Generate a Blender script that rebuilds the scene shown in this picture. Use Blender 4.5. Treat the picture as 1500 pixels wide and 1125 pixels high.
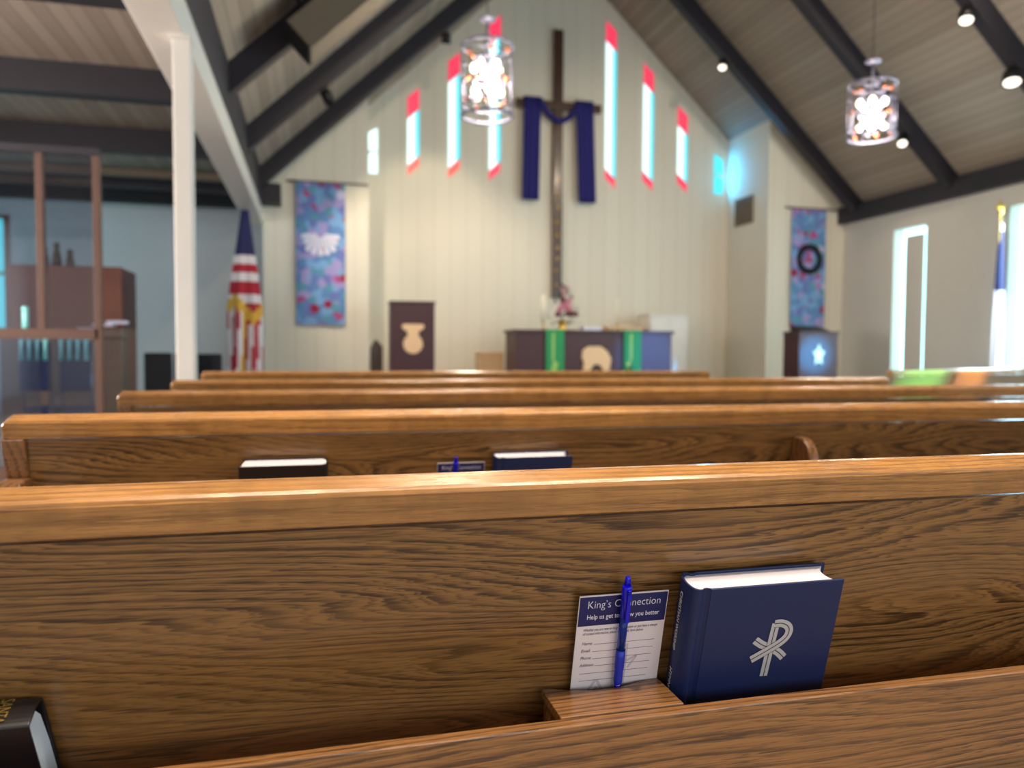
import bpy, bmesh, math, random
from mathutils import Vector, Matrix
for o in list(bpy.data.objects): bpy.data.objects.remove(o)
random.seed(7)
S = bpy.context.scene
COL = S.collection
R = math.radians
# ------------------------------------------------------------ camera
H = 0.99
yaw, pitch, roll = 0.24931, -0.04285, 0.0054
cd = bpy.data.cameras.new('camera'); cam = bpy.data.objects.new('camera', cd); COL.objects.link(cam)
fwd = Vector((math.sin(yaw)*math.cos(pitch), math.cos(yaw)*math.cos(pitch), math.sin(pitch)))
rt = Vector((math.cos(yaw), -math.sin(yaw), 0)); up = rt.cross(fwd)
r2 = math.cos(roll)*rt + math.sin(roll)*up; u2 = -math.sin(roll)*rt + math.cos(roll)*up
m = Matrix((r2, u2, -fwd)).transposed().to_4x4(); m.translation = Vector((0, 0, H)); cam.matrix_world = m
cd.sensor_width = 36; cd.lens = 1129.9/1500*36; cd.clip_start = 0.02; cd.clip_end = 100
cd.dof.use_dof = True; cd.dof.focus_distance = 0.92; cd.dof.aperture_fstop = 3.7
S.camera = cam
# ------------------------------------------------------------ world, exposure, lights
S.view_settings.view_transform = 'Standard'; S.view_settings.look = 'None'
S.view_settings.gamma = 1; S.view_settings.use_curve_mapping = False
S.view_settings.exposure = 0.0
W = bpy.data.worlds.new('sky'); S.world = W; W.use_nodes = True
bg = W.node_tree.nodes['Background']; bg.inputs[0].default_value = (0.55, 0.75, 0.9, 1); bg.inputs[1].default_value = 0.6
def lamp(name, kind, loc, power, color, aim=None, size=0.1, parent=None, **kw):
    d = bpy.data.lights.new(name, kind); d.energy = power; d.color = color
    if kind == 'AREA':
        d.shape = 'RECTANGLE'; d.size = size[0]; d.size_y = size[1]
    else: d.shadow_soft_size = size
    for k, v in kw.items(): setattr(d, k, v)
    o = bpy.data.objects.new(name, d); COL.objects.link(o); o.location = loc
    if aim is not None: o.rotation_euler = (Vector(aim)-Vector(loc)).to_track_quat('-Z', 'Y').to_euler()
    if parent: o.parent = parent; o.matrix_parent_inverse = parent.matrix_basis.inverted()
    return o
DAY = (0.55, 0.86, 1.0); WARM = (1.0, 0.83, 0.62)
# fill added at unseen rear windows, daylight at the side windows (lamps sit in the openings)
for x in (-3.4, 1.2, 4.4, 7.6):
    lamp('rear_fill', 'AREA', (x, -5.85, 1.9), 50, (0.95, 0.97, 1.0), (x, 0, 1.6), (2.0, 2.4))
for y in (8.64, 6.37, 4.1, 1.83, -0.44):
    lamp('side_daylight', 'AREA', (9.5, y, 1.75), 95, DAY, (0, y, 1.2), (0.7, 2.6))
lamp('aisle_light', 'AREA', (-5.9, 11.2, 1.9), 60, (0.55, 0.88, 1.0), (-2, 13.3, 2.2), (1.2, 1.6))
lamp('aisle_light', 'AREA', (-5.9, 4.0, 1.9), 520, (1.0, 0.9, 0.82), (0, 4.0, 1.5), (2.0, 1.6))  # warm fill added to brighten the dark aisle
# green and orange stained window light; blue spots added to imitate window reflections
for aim_, col_, pw_, sz_ in (((4.75, 5.10, 0.70), (0.15, 1.0, 0.45), 10000, 7), ((5.42, 5.36, 0.72), (1.0, 0.6, 0.2), 5500, 6), ((7.55, 10.5, 0.95), (0.03, 0.42, 1.0), 14000, 5), ((5.3, 11.7, 0.9), (0.08, 0.32, 1.0), 3500, 7)):
    lamp('coloured_beam', 'SPOT', (9.45, 2.6, 1.9), pw_, col_, aim_, 0.08, spot_size=R(sz_), spot_blend=0.8)
# ------------------------------------------------------------ materials
def lin(r, g, b):
    f = lambda c: (c/255/12.92) if c/255 <= 0.04045 else ((c/255+0.055)/1.055)**2.4
    return (f(r), f(g), f(b), 1)
class N:
    def __init__(s, name):
        s.m = bpy.data.materials.new(name); s.m.use_nodes = True; s.t = s.m.node_tree
        s.b = s.t.nodes['Principled BSDF']
    def n(s, typ, ins=None, **kw):
        x = s.t.nodes.new('ShaderNode'+typ)
        for k, v in kw.items(): setattr(x, k, v)
        for k, v in (ins or {}).items():
            if hasattr(v, 'node'): s.t.links.new(v, x.inputs[k])
            else: x.inputs[k].default_value = v
        return x
    def math(s, op, a, b=0.0, c=None):
        d = {0: a, 1: b}
        if c is not None: d[2] = c
        return s.n('Math', d, operation=op).outputs[0]
    def pos(s, scale=(1, 1, 1), loc=(0, 0, 0), rot=(0, 0, 0), obj=True):
        c = s.n('TexCoord').outputs['Object'] if obj else s.n('NewGeometry').outputs['Position']
        return s.n('Mapping', {0: c, 'Scale': scale, 'Location': loc, 'Rotation': rot}).outputs[0]
    def noise(s, vec, scale=1, detail=2, rough=0.5, dist=0):
        return s.n('TexNoise', {'Vector': vec, 'Scale': scale, 'Detail': detail, 'Roughness': rough, 'Distortion': dist}).outputs[0]
    def ramp(s, fac, stops, interp='LINEAR'):
        x = s.n('ValToRGB', {0: fac}); r = x.color_ramp; r.interpolation = interp
        while len(r.elements) < len(stops): r.elements.new(0.5)
        for e, (p, c) in zip(r.elements, stops): e.position = p; e.color = c if len(c) == 4 else (*c, 1)
        return x.outputs[0]
    def mix(s, fac, a, b, mode='MIX'):
        x = s.n('Mix', data_type='RGBA', blend_type=mode)
        for i, v in ((0, fac), (6, a), (7, b)):
            if hasattr(v, 'node'): s.t.links.new(v, x.inputs[i])
            else: x.inputs[i].default_value = v
        return x.outputs[2]
    def set(s, **kw):
        for k, v in kw.items():
            k = k.replace('_', ' ')
            if hasattr(v, 'node'): s.t.links.new(v, s.b.inputs[k])
            else: s.b.inputs[k].default_value = v
        return s
    def bump(s, h, strength=0.2, dist=0.002):
        s.t.links.new(s.n('Bump', {'Height': h, 'Strength': strength, 'Distance': dist}).outputs[0], s.b.inputs['Normal']); return s
def plain(name, rgb, rough=0.5, metal=0.0, var=0.06, **kw):
    a = N(name); c = lin(*rgb)
    if var:
        f = a.noise(a.pos((9, 9, 9)), 1, 3)
        lo = tuple(v*(1-var) for v in c[:3])+(1,); hi = tuple(min(1, v*(1+var)) for v in c[:3])+(1,)
        a.set(Base_Color=a.mix(f, lo, hi))
    else: a.set(Base_Color=c)
    a.set(Roughness=rough, Metallic=metal, **kw); return a.m
def glow(name, col, strength):
    a = N(name); a.set(Base_Color=(0.1, 0.1, 0.1, 1), Emission_Color=(*col, 1), Emission_Strength=strength, Roughness=0.3); return a.m
def oak(name, light, mid, dark, rings=15, low=(1.0, 1.0, 7.0), zs=26, amp=20, rough=0.3, fleck=0.0, pore=0.55, jag=0.55, along='x', seed=0, world=True, coat=0.3):
    a = N(name)
    rot = (0, 0, 0) if along == 'x' else (0, R(90), 0)
    def P(sc, off=0): return a.pos(sc, (off+seed*3.1, seed*1.7, off*0.7), rot, obj=not world)
    n1 = a.noise(P(low), 1, 2.0, 0.45)
    n2 = a.noise(P((3.5, 30, 40), 5), 1, 3, 0.6)
    n3 = a.noise(P((11, 250, 330), 6), 1, 2, 0.6)
    sep = a.n('SeparateXYZ', {0: P((1, 1, 1))})
    ph = a.math('MULTIPLY_ADD', n1, amp, a.math('MULTIPLY', a.math('MULTIPLY_ADD', sep.outputs[1], 0.9, sep.outputs[2]), zs))
    ph = a.math('MULTIPLY_ADD', n2, 1.3, ph)
    ph = a.math('MULTIPLY_ADD', n3, jag, ph)
    fr = a.math('FRACT', ph)
    fr2 = a.math('FRACT', a.math('MULTIPLY_ADD', n2, 1.5, a.math('MULTIPLY', ph, 2.7)))
    line = a.ramp(fr, [(0, (0, 0, 0)), (0.06, (1, 1, 1)), (0.22, (0.9,)*3), (0.38, (0.3,)*3), (0.6, (0.05,)*3), (1, (0, 0, 0))])
    line2 = a.ramp(fr2, [(0, (0, 0, 0)), (0.1, (1,)*3), (0.3, (0.5,)*3), (0.5, (0, 0, 0)), (1, (0, 0, 0))])
    fade = a.ramp(a.noise(P((2.2, 2.2, 14), 9), 1, 2), [(0.3, (0.5,)*3), (0.58, (1, 1, 1))])
    # short dark pores along the grain
    po = a.noise(P((26, 500, 750), 2), 1, 2, 0.55)
    po = a.ramp(po, [(0.50, (0, 0, 0)), (0.64, (1, 1, 1))])
    streak = a.noise(P((1.6, 70, 95), 4), 1, 3, 0.6)
    base = a.mix(streak, lin(*light), lin(*mid))
    tone = a.noise(P((0.9, 0.9, 3.2), 12), 1, 1)
    base = a.mix(a.math('MULTIPLY', tone, 0.35), base, lin(*dark))
    k = a.math('MULTIPLY', a.math('MAXIMUM', line, a.math('MULTIPLY', line2, 0.7)), a.math('MULTIPLY', fade, a.ramp(a.noise(P((9, 200, 260), 3), 1, 2, 0.6), [(0.32, (0.35,)*3), (0.5, (1, 1, 1))])))
    c = a.mix(a.math('MULTIPLY', k, 0.95), base, lin(*dark))
    pk = a.math('MULTIPLY', po, a.math('MULTIPLY_ADD', k, 0.6, 0.35))
    dk = tuple(v*0.55 for v in lin(*dark)[:3])+(1,)
    c = a.mix(a.math('MULTIPLY', pk, pore), c, dk)
    if fleck:
        fl = a.noise(P((16, 16, 9), 7), 1, 3, 0.6, 0.4)
        c = a.mix(a.math('MULTIPLY', a.ramp(fl, [(0.42, (0, 0, 0)), (0.62, (1, 1, 1))]), fleck), c, dk)
    a.set(Base_Color=c, Roughness=a.math('MULTIPLY_ADD', po, 0.12, rough), Coat_Weight=coat, Coat_Roughness=0.12)
    a.bump(a.math('MULTIPLY_ADD', po, -1, a.math('MULTIPLY', k, -0.4)), 0.25, 0.0004)
    return a.m
M = {}
M['oak_panel'] = oak('oak_panel', (172, 124, 70), (142, 100, 52), (52, 32, 15), low=(0.60, 0.8, 4.4), zs=95, amp=52, jag=0.55, seed=1, pore=0.8)
M['oak_cap'] = oak('oak_cap', (204, 148, 82), (182, 126, 66), (134, 90, 48), low=(0.8, 0.8, 5), zs=90, amp=8, rough=0.26, fleck=0.30, pore=0.6, jag=1.0, seed=2, coat=0.5)
M['oak_lip'] = oak('oak_lip', (176, 122, 68), (146, 98, 52), (74, 47, 25), low=(0.5, 0.9, 3), zs=110, amp=26, rough=0.32, pore=0.7, seed=4)
M['oak_end'] = oak('oak_end', (160, 112, 70), (138, 92, 54), (84, 52, 28), low=(3, 1.0, 1.0), zs=60, amp=6, seed=3, along='z')
M['walnut'] = oak('walnut', (88, 38, 42), (66, 28, 34), (44, 20, 26), low=(3, 1, 0.6), zs=40, amp=5, seed=5, along='z', rough=0.42, coat=0.0)
M['organ_wood'] = oak('organ_wood', (150, 88, 56), (124, 66, 42), (84, 44, 28), low=(3, 1, 0.6), zs=30, amp=5, seed=6, along='z', rough=0.3, coat=0.1)
M['cross_wood'] = oak('cross_wood', (96, 66, 48), (78, 50, 38), (44, 28, 24), low=(3, 1, 0.6), zs=30, amp=5, seed=8, along='z')
M['grey_wood'] = oak('grey_wood', (136, 116, 98), (112, 94, 78), (80, 66, 54), low=(3, 1, 0.6), zs=30, amp=5, seed=9, along='z')
M['frame_wood'] = plain('frame_wood', (92, 64, 52), 0.5, var=0.15)
M['beam'] = plain('beam', (34, 30, 38), 0.55, var=0.25)
M['white_paint'] = plain('white_paint', (226, 220, 212), 0.4, var=0.03)
M['cream_wood'] = plain('cream_wood', (228, 190, 148), 0.45)
M['black_cloth'] = plain('black_cloth', (18, 20, 24), 0.8)
M['black_metal'] = plain('black_metal', (20, 20, 22), 0.4, 0.3)
M['chrome'] = plain('chrome', (200, 202, 210), 0.2, 1.0, 0.0)
M['cage_metal'] = plain('cage_metal', (118, 118, 140), 0.45, 0.3, 0.0)
M['brass'] = plain('brass', (214, 170, 80), 0.3, 0.9, 0.0)
M['navy_drape'] = plain('navy_drape', (30, 26, 104), 0.85, var=0.12)
M['navy_cover'] = plain('navy_cover', (10, 30, 78), 0.55, var=0.05)
M['silver_ink'] = plain('silver_ink', (188, 186, 184), 0.4, 0.1, 0.0)
M['black_leather'] = plain('black_leather', (22, 16, 18), 0.38, var=0.2)
M['gilt'] = plain('gilt', (226, 190, 96), 0.25, 0.8, 0.0)
M['card_white'] = plain('card_white', (226, 214, 214), 0.6, var=0.02)
M['ink_blue'] = plain('ink_blue', (18, 24, 88), 0.4, var=0.03)
M['ink_white'] = plain('ink_white', (236, 232, 240), 0.5, var=0)
M['ink_grey'] = plain('ink_grey', (112, 96, 110), 0.6, var=0)
M['ink_pale'] = plain('ink_pale', (196, 184, 190), 0.6, var=0)
M['pen_blue'] = plain('pen_blue', (16, 14, 190), 0.16, var=0)
M['pen_grip'] = plain('pen_grip', (30, 48, 176), 0.5, var=0)
M['pen_core'] = plain('pen_core', (10, 8, 50), 0.3, var=0)
M['flag_red'] = plain('flag_red', (178, 32, 52), 0.8); M['flag_white'] = plain('flag_white', (226, 218, 222), 0.8)
M['flag_navy'] = plain('flag_navy', (34, 34, 84), 0.8); M['gold_fringe'] = plain('gold_fringe', (222, 172, 62), 0.7)
M['green_cloth'] = plain('green_cloth', (44, 142, 88), 0.85); M['lime'] = plain('lime', (150, 190, 104), 0.8)
M['leaf'] = plain('leaf', (40, 66, 34), 0.6, var=0.3); M['pink'] = plain('pink', (206, 128, 148), 0.7, var=0.15)
M['mauve'] = plain('mauve', (120, 58, 76), 0.7); M['wax'] = plain('wax', (236, 228, 206), 0.5, var=0)
M['amber'] = plain('amber', (222, 120, 60), 0.2, var=0, Transmission_Weight=0.3)
M['paper'] = plain('paper', (220, 220, 240), 0.6); M['tan_cloth'] = plain('tan_cloth', (120, 108, 92), 0.9)
M['stand_in_blue_cloth'] = plain('stand_in_blue_cloth', (36, 44, 80), 0.85); M['pipe'] = plain('pipe', (160, 250, 244), 0.3, 0.0, 0)  # pale cyan imitates window reflections in the partition glass
M['bulb'] = glow('bulb', (1.0, 0.9, 0.72), 4.5); M['can_lens'] = glow('can_lens', (1.0, 0.88, 0.74), 3.0)
M['pane_white'] = glow('pane_white', (0.72, 1.0, 1.0), 1.5); M['pane_cyan'] = glow('pane_cyan', (0.05, 0.72, 0.85), 1.3)
M['pane_red'] = glow('pane_red', (1.0, 0.02, 0.10), 1.0); M['pane_coral'] = glow('pane_coral', (1.0, 0.10, 0.08), 1.0)
M['pane_day'] = glow('pane_day', (0.50, 0.95, 1.0), 4.0); M['pane_unseen'] = glow('pane_unseen', (0.9, 0.96, 1.0), 2.5)
def pages():
    a = N('page_edges'); p = a.pos((3, 900, 3)); f = a.noise(p, 1, 2)
    a.set(Base_Color=a.mix(f, lin(208, 198, 202), lin(230, 222, 228)), Roughness=0.7); return a.m
M['pages'] = pages()
def glassm(nm='tinted_glass', tint=(0.84, 0.82, 0.86, 1)):
    a = N(nm); a.set(Base_Color=(0.75, 0.78, 0.85, 1), Roughness=0.02, IOR=1.45)
    tr = a.n('BsdfTransparent', {0: tint}); gl = a.n('BsdfGlossy', {0: (0.9, 0.95, 1, 1), 'Roughness': 0.04})
    mx = a.n('MixShader', {0: 0.16, 1: tr.outputs[0], 2: gl.outputs[0]})
    a.t.links.new(mx.outputs[0], a.t.nodes['Material Output'].inputs[0]); return a.m
M['glass'] = glassm(); M['dark_glass'] = glassm('dark_glass', (0.76, 0.78, 0.88, 1))
def planks(name, c1, c2, seam, axis=0, w=0.13):
    a = N(name); p = a.pos(); s = a.n('SeparateXYZ', {0: p}).outputs[axis]
    k = a.math('DIVIDE', s, w); fr = a.math('FRACT', k); idn = a.math('FLOOR', k)
    wn = a.n('TexWhiteNoise', {'W': idn}, noise_dimensions='1D').outputs[0]
    g = a.noise(a.pos((22, 0.7, 22)) if axis == 0 else a.pos((0.7, 0.7, 22)), 1, 3, 0.6)
    c = a.mix(a.math('MULTIPLY_ADD', wn, 0.6, a.math('MULTIPLY', g, 0.5)), lin(*c1), lin(*c2))
    e = a.ramp(a.math('ABSOLUTE', a.math('SUBTRACT', fr, 0.5)), [(0.44, (0, 0, 0)), (0.48, (1, 1, 1))])
    c = a.mix(a.math('MULTIPLY', e, 0.6), c, lin(*seam))
    a.set(Base_Color=c, Roughness=0.7); return a.m
M['roof_planks'] = planks('roof_planks', (166, 152, 138), (136, 122, 110), (86, 76, 70))
M['wall_board'] = planks('wall_board', (226, 220, 204), (221, 214, 198), (208, 200, 184), 0, 0.3)
M['plaster'] = plain('plaster', (206, 202, 194), 0.85, var=0.03)
M['aisle_wall'] = plain('aisle_wall', (190, 192, 194), 0.85, var=0.03)
M['carpet'] = plain('carpet', (146, 134, 124), 0.95, var=0.2)
def quilt(name, seed):
    a = N(name); p = a.pos((1, 1, 1), (seed, 0, seed))
    v = a.n('TexVoronoi', {'Vector': p, 'Scale': 8.5}).outputs['Color']
    s = a.n('SeparateColor', {0: v})
    c = a.ramp(s.outputs[0], [(0, lin(96, 136, 190)), (0.3, lin(120, 164, 212)), (0.5, lin(108, 120, 186)), (0.66, lin(90, 150, 176)), (0.78, lin(160, 150, 204)), (0.93, lin(170, 80, 130))], 'CONSTANT')
    v2 = a.n('TexVoronoi', {'Vector': p, 'Scale': 4.5}); d = v2.outputs['Distance']
    s2 = a.n('SeparateColor', {0: v2.outputs['Color']})
    c2 = a.ramp(s2.outputs[1], [(0, lin(150, 30, 70)), (0.3, lin(120, 34, 96)), (0.5, lin(96, 150, 116)), (0.7, lin(170, 120, 190)), (0.85, lin(200, 196, 226))], 'CONSTANT')
    f = a.math('MULTIPLY', a.ramp(d, [(0.28, (1, 1, 1)), (0.36, (0, 0, 0))]), a.math('GREATER_THAN', s2.outputs[2], 0.5))
    a.set(Base_Color=a.mix(f, c, c2), Roughness=0.85); return a.m
M['quilt_a'] = quilt('quilt_a', 3); M['quilt_b'] = quilt('quilt_b', 8)
# ------------------------------------------------------------ geometry helpers
class MB:
    def __init__(s): s.bm = bmesh.new(); s.mi = 0
    def face(s, pts, mi=None):
        f = s.bm.faces.new([s.bm.verts.new(p) for p in pts]); f.material_index = s.mi if mi is None else mi; return f
    def _box(s, v, mi=None):
        vs = [s.bm.verts.new(p) for p in v]
        for q in ((0, 3, 2, 1), (4, 5, 6, 7), (0, 1, 5, 4), (1, 2, 6, 5), (2, 3, 7, 6), (3, 0, 4, 7)):
            f = s.bm.faces.new([vs[i] for i in q]); f.material_index = s.mi if mi is None else mi
        return s
    def box(s, a, b, mi=None, mat=None):
        x0, y0, z0 = a; x1, y1, z1 = b
        v = [Vector(p) for p in ((x0, y0, z0), (x1, y0, z0), (x1, y1, z0), (x0, y1, z0), (x0, y0, z1), (x1, y0, z1), (x1, y1, z1), (x0, y1, z1))]
        if mat: v = [mat @ p for p in v]
        return s._box(v, mi)
    def prism(s, poly, lo, hi, axis='x', mi=None, mat=None):
        """extrude a 2-D outline: axis x -> (y,z), y -> (x,z), z -> (x,y)"""
        def P(p, h):
            v = {'x': (h, p[0], p[1]), 'y': (p[0], h, p[1]), 'z': (p[0], p[1], h)}[axis]
            v = Vector(v); return mat @ v if mat else v
        A = [s.bm.verts.new(P(p, lo)) for p in poly]; B = [s.bm.verts.new(P(p, hi)) for p in poly]
        n = len(poly); m_ = s.mi if mi is None else mi
        for f in [s.bm.faces.new(A[::-1]), s.bm.faces.new(B)] + [s.bm.faces.new((A[i], A[(i+1) % n], B[(i+1) % n], B[i])) for i in range(n)]:
            f.material_index = m_
        return s
    def lathe(s, prof, c=(0, 0, 0), n=16, mi=None, mat=None):
        rings = []
        for r, z in prof:
            ring = []
            for i in range(n):
                v = Vector((c[0]+r*math.cos(2*math.pi*i/n), c[1]+r*math.sin(2*math.pi*i/n), c[2]+z))
                ring.append(s.bm.verts.new(mat @ v if mat else v))
            rings.append(ring)
        m_ = s.mi if mi is None else mi
        for a, b in zip(rings, rings[1:]):
            for i in range(n):
                f = s.bm.faces.new((a[i], a[(i+1) % n], b[(i+1) % n], b[i])); f.material_index = m_; f.smooth = True
        for f in (s.bm.faces.new(rings[0][::-1]), s.bm.faces.new(rings[-1])): f.material_index = m_
        return s
    def tube(s, pts, r, n=8, closed=False, mi=None):
        pts = [Vector(p) for p in pts]; rings = []; L = len(pts)
        for i, p in enumerate(pts):
            a = pts[(i-1) % L] if (i or closed) else p; b = pts[(i+1) % L] if (i < L-1 or closed) else p
            d = (b-a).normalized(); u = d.cross(Vector((0, 0, 1)))
            if u.length < 1e-3: u = d.cross(Vector((1, 0, 0)))
            u.normalize(); w = d.cross(u); rr = r[i] if isinstance(r, (list, tuple)) else r
            rings.append([s.bm.verts.new(p+rr*(math.cos(2*math.pi*k/n)*u+math.sin(2*math.pi*k/n)*w)) for k in range(n)])
        prs = list(zip(rings, rings[1:])) + ([(rings[-1], rings[0])] if closed else [])
        m_ = s.mi if mi is None else mi
        for a, b in prs:
            for k in range(n):
                f = s.bm.faces.new((a[k], a[(k+1) % n], b[(k+1) % n], b[k])); f.smooth = True; f.material_index = m_
        if not closed:
            s.bm.faces.new(rings[0][::-1]).material_index = m_; s.bm.faces.new(rings[-1]).material_index = m_
        return s
    def ball(s, c, r, mi=None, sub=2, scale=(1, 1, 1)):
        g = bmesh.ops.create_icosphere(s.bm, subdivisions=sub, radius=1, matrix=Matrix.Translation(c) @ Matrix.Diagonal((r*scale[0], r*scale[1], r*scale[2], 1)))
        m_ = s.mi if mi is None else mi
        for v in g['verts']:
            for f in v.link_faces: f.smooth = True; f.material_index = m_
        return s
    def build(s, name, mats, parent=None, bevel=0, seg=2):
        bmesh.ops.recalc_face_normals(s.bm, faces=s.bm.faces)
        me = bpy.data.meshes.new(name); s.bm.to_mesh(me); s.bm.free()
        for k in (mats if isinstance(mats, (list, tuple)) else [mats]): me.materials.append(M[k])
        o = bpy.data.objects.new(name, me); COL.objects.link(o)
        if parent: o.parent = parent
        if bevel:
            b = o.modifiers.new('bevel', 'BEVEL'); b.width = bevel; b.segments = seg; b.limit_method = 'ANGLE'; b.angle_limit = R(35)
        return o
def thing(name, label, cat, loc=(0, 0, 0), rot=(0, 0, 0), group=None):
    o = bpy.data.objects.new(name, None); COL.objects.link(o); o.location = loc; o.rotation_euler = rot
    o.empty_display_size = 0.05; o['label'] = label; o['category'] = cat
    if group: o['group'] = group
    return o
def tag(o, label, cat, group=None):
    o['label'] = label; o['category'] = cat
    if group: o['group'] = group
    return o
def struct(o): o['kind'] = 'structure'; return o
def text(name, body, size, mat, parent, matrix, shear=0.0, space=1.0, align='LEFT', extrude=0.00008, sx=1.0):
    cu = bpy.data.curves.new(name, 'FONT'); cu.body = body; cu.size = size; cu.shear = shear; cu.space_character = space
    cu.align_x = align; cu.offset = -0.0002 if name.startswith('title') else 0.0; cu.extrude = extrude; cu.resolution_u = 3
    t = bpy.data.objects.new(name, cu); COL.objects.link(t)
    me = bpy.data.meshes.new_from_object(t.evaluated_get(bpy.context.evaluated_depsgraph_get())); bpy.data.objects.remove(t)
    me.materials.clear(); me.materials.append(M[mat]); me.transform(Matrix.Diagonal((sx, 1, 1, 1)))
    me.transform(matrix); me.name = name
    o = bpy.data.objects.new(name, me); COL.objects.link(o); o.parent = parent; return o
def xz(x, y, z):     # text plane facing -Y
    return Matrix.Translation((x, y, z)) @ Matrix.Rotation(R(90), 4, 'X')
# ------------------------------------------------------------ room shell
APX, APZ, SL = 4.41, 8.59, 0.943
XR, XL_, YP, YB, YR, XA = 9.6, -0.78, 12.58, 14.04, -6.0, -6.0
def roof(x): return APZ - SL*abs(x-APX)
struct(MB().box((XA, YR, -0.1), (XR+0.3, YB+0.2, 0)).build('floor', 'carpet'))
DX0, DX1, DY = 0.83, 8.0, 10.1
struct(MB().box((DX0-0.3, DY, 0), (DX1+0.4, YP, 0.35)).box((DX0, YP, 0), (DX1, YB, 0.35)).build('floor', 'carpet'))['label'] = 'raised chancel floor'
# roof slopes (planks run along Y): built in a tilted frame so the boards follow the slope
ang = math.atan(SL)
for side in (-1, 1):
    Lx = (XR+0.3-APX) if side > 0 else (APX-XL_+0.12)
    o = struct(MB().box((0 if side > 0 else -Lx/math.cos(ang), YR, 0), (Lx/math.cos(ang) if side > 0 else 0, YB+0.2, 0.12)).build('ceiling', 'roof_planks'))
    o.location = (APX, 0, APZ); o.rotation_euler = (0, side*ang, 0)
struct(MB().box((XA, YR, 3.56), (XL_-0.15, YB-0.6, 3.66)).build('ceiling', 'roof_planks'))
# walls
struct(MB().prism([(DX0-0.1, 0), (DX1+0.1, 0), (DX1+0.1, roof(DX1)+0.05), (APX, APZ+0.05), (DX0-0.1, roof(DX0)+0.05)], YB, YB+0.2, 'y').build('wall_front', 'wall_board'))
struct(MB().prism([(XL_, 0), (DX0, 0), (DX0, roof(DX0)+0.02), (XL_, roof(XL_)+0.02)], YP, YB+0.1, 'y').build('wall_front_left_pier', 'wall_board'))
struct(MB().prism([(DX1, 0), (XR+0.05, 0), (XR+0.05, roof(XR)), (DX1, roof(DX1)+0.02)], YP, YB+0.1, 'y').build('wall_front_right_pier', 'wall_board'))
struct(MB().box((XA, 13.35, 0), (XL_+0.02, 13.5, 3.7)).build('wall_aisle_front', 'aisle_wall'))
struct(MB().box((XA-0.15, YR, 0), (XA, 13.5, 3.7)).build('wall_left', 'aisle_wall'))
wr = MB(); wz0, wz1 = 0.4, 3.08; ys = [11.27-2.27*k for k in range(7)]; top = YB+0.2
for y1 in ys:
    wr.box((XR, y1, wz0), (XR+0.25, top, wz1)); top = y1-0.72
wr.box((XR, YR, wz0), (XR+0.25, top, wz1)).box((XR, YR, 0), (XR+0.25, YB+0.2, wz0)).box((XR, YR, wz1), (XR+0.25, YB+0.2, 3.9))
struct(wr.build('wall_right', 'plaster'))
struct(MB().prism([(XA, 0), (XR+0.2, 0), (XR+0.2, roof(XR)), (APX, APZ), (XL_, roof(XL_)), (XA, 3.7)], YR-0.15, YR, 'y').build('wall_back', 'plaster'))
wn = 0
def win(loc=(0, 0, 0)):
    global wn
    wn += 1; o = bpy.data.objects.new('window_%d' % wn, None); COL.objects.link(o); o.location = loc; o['kind'] = 'structure'; return o
# tall right wall windows with a baffle board in the middle and light leaking round it
for y1 in ys:
    y0 = y1-0.72; w = win((XR, (y0+y1)/2, wz0)); d = 0.36; h = wz1-wz0
    MB().box((0.2, -d, 0), (0.22, d, h)).build('pane', 'pane_day', w)
    MB().box((0.02, -d+0.075, 0), (0.05, d-0.25, h-0.13)).build('baffle_board', 'plaster', w)
    MB().box((-0.02, -d-0.04, -0.04), (0.22, d+0.04, 0)).build('window_sill', 'white_paint', w)
for x in (-3.4, 1.2, 4.4, 7.6):  # unseen rear windows, put in for fill light
    w = win((x, YR, 0.7))
    MB().box((-1, 0.005, 0), (1, 0.02, 2.4)).build('pane', 'pane_unseen', w)
    MB().box((-1.06, 0, -0.06), (-1, 0.06, 2.46)).box((1, 0, -0.06), (1.06, 0.06, 2.46)).box((-1, 0, 2.4), (1, 0.06, 2.46)).box((-1, 0, -0.06), (1, 0.06, 0)).box((-0.02, 0, 0), (0.02, 0.05, 2.4)).build('window_frame', 'white_paint', w)  # frame of the added unseen rear window
for y in (4.0, 11.2):
    w = win((XA, y, 1.1))
    MB().box((0.005, -1, 0), (0.02, 1, 1.7)).build('pane', 'pane_cyan' if y > 5 else 'pane_unseen', w)
    MB().box((0, -1.05, -0.05), (0.05, -1, 1.75)).box((0, 1, -0.05), (0.05, 1.05, 1.75)).box((0, -1, 1.7), (0.05, 1, 1.75)).box((0, -1, -0.05), (0.05, 1, 0)).build('window_frame', 'white_paint', w)
w = win((-4.82, 13.35, 1.3)); MB().box((-0.25, -0.02, 0), (0.25, -0.005, 1.65)).build('pane', 'pane_cyan', w)
MB().box((-0.3, -0.05, -0.05), (-0.25, 0, 1.7)).box((0.25, -0.05, -0.05), (0.3, 0, 1.7)).box((-0.25, -0.05, 1.65), (0.25, 0, 1.7)).box((-0.25, -0.05, 0.8), (0.25, 0, 0.85)).build('window_frame', 'organ_wood', w)
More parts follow.
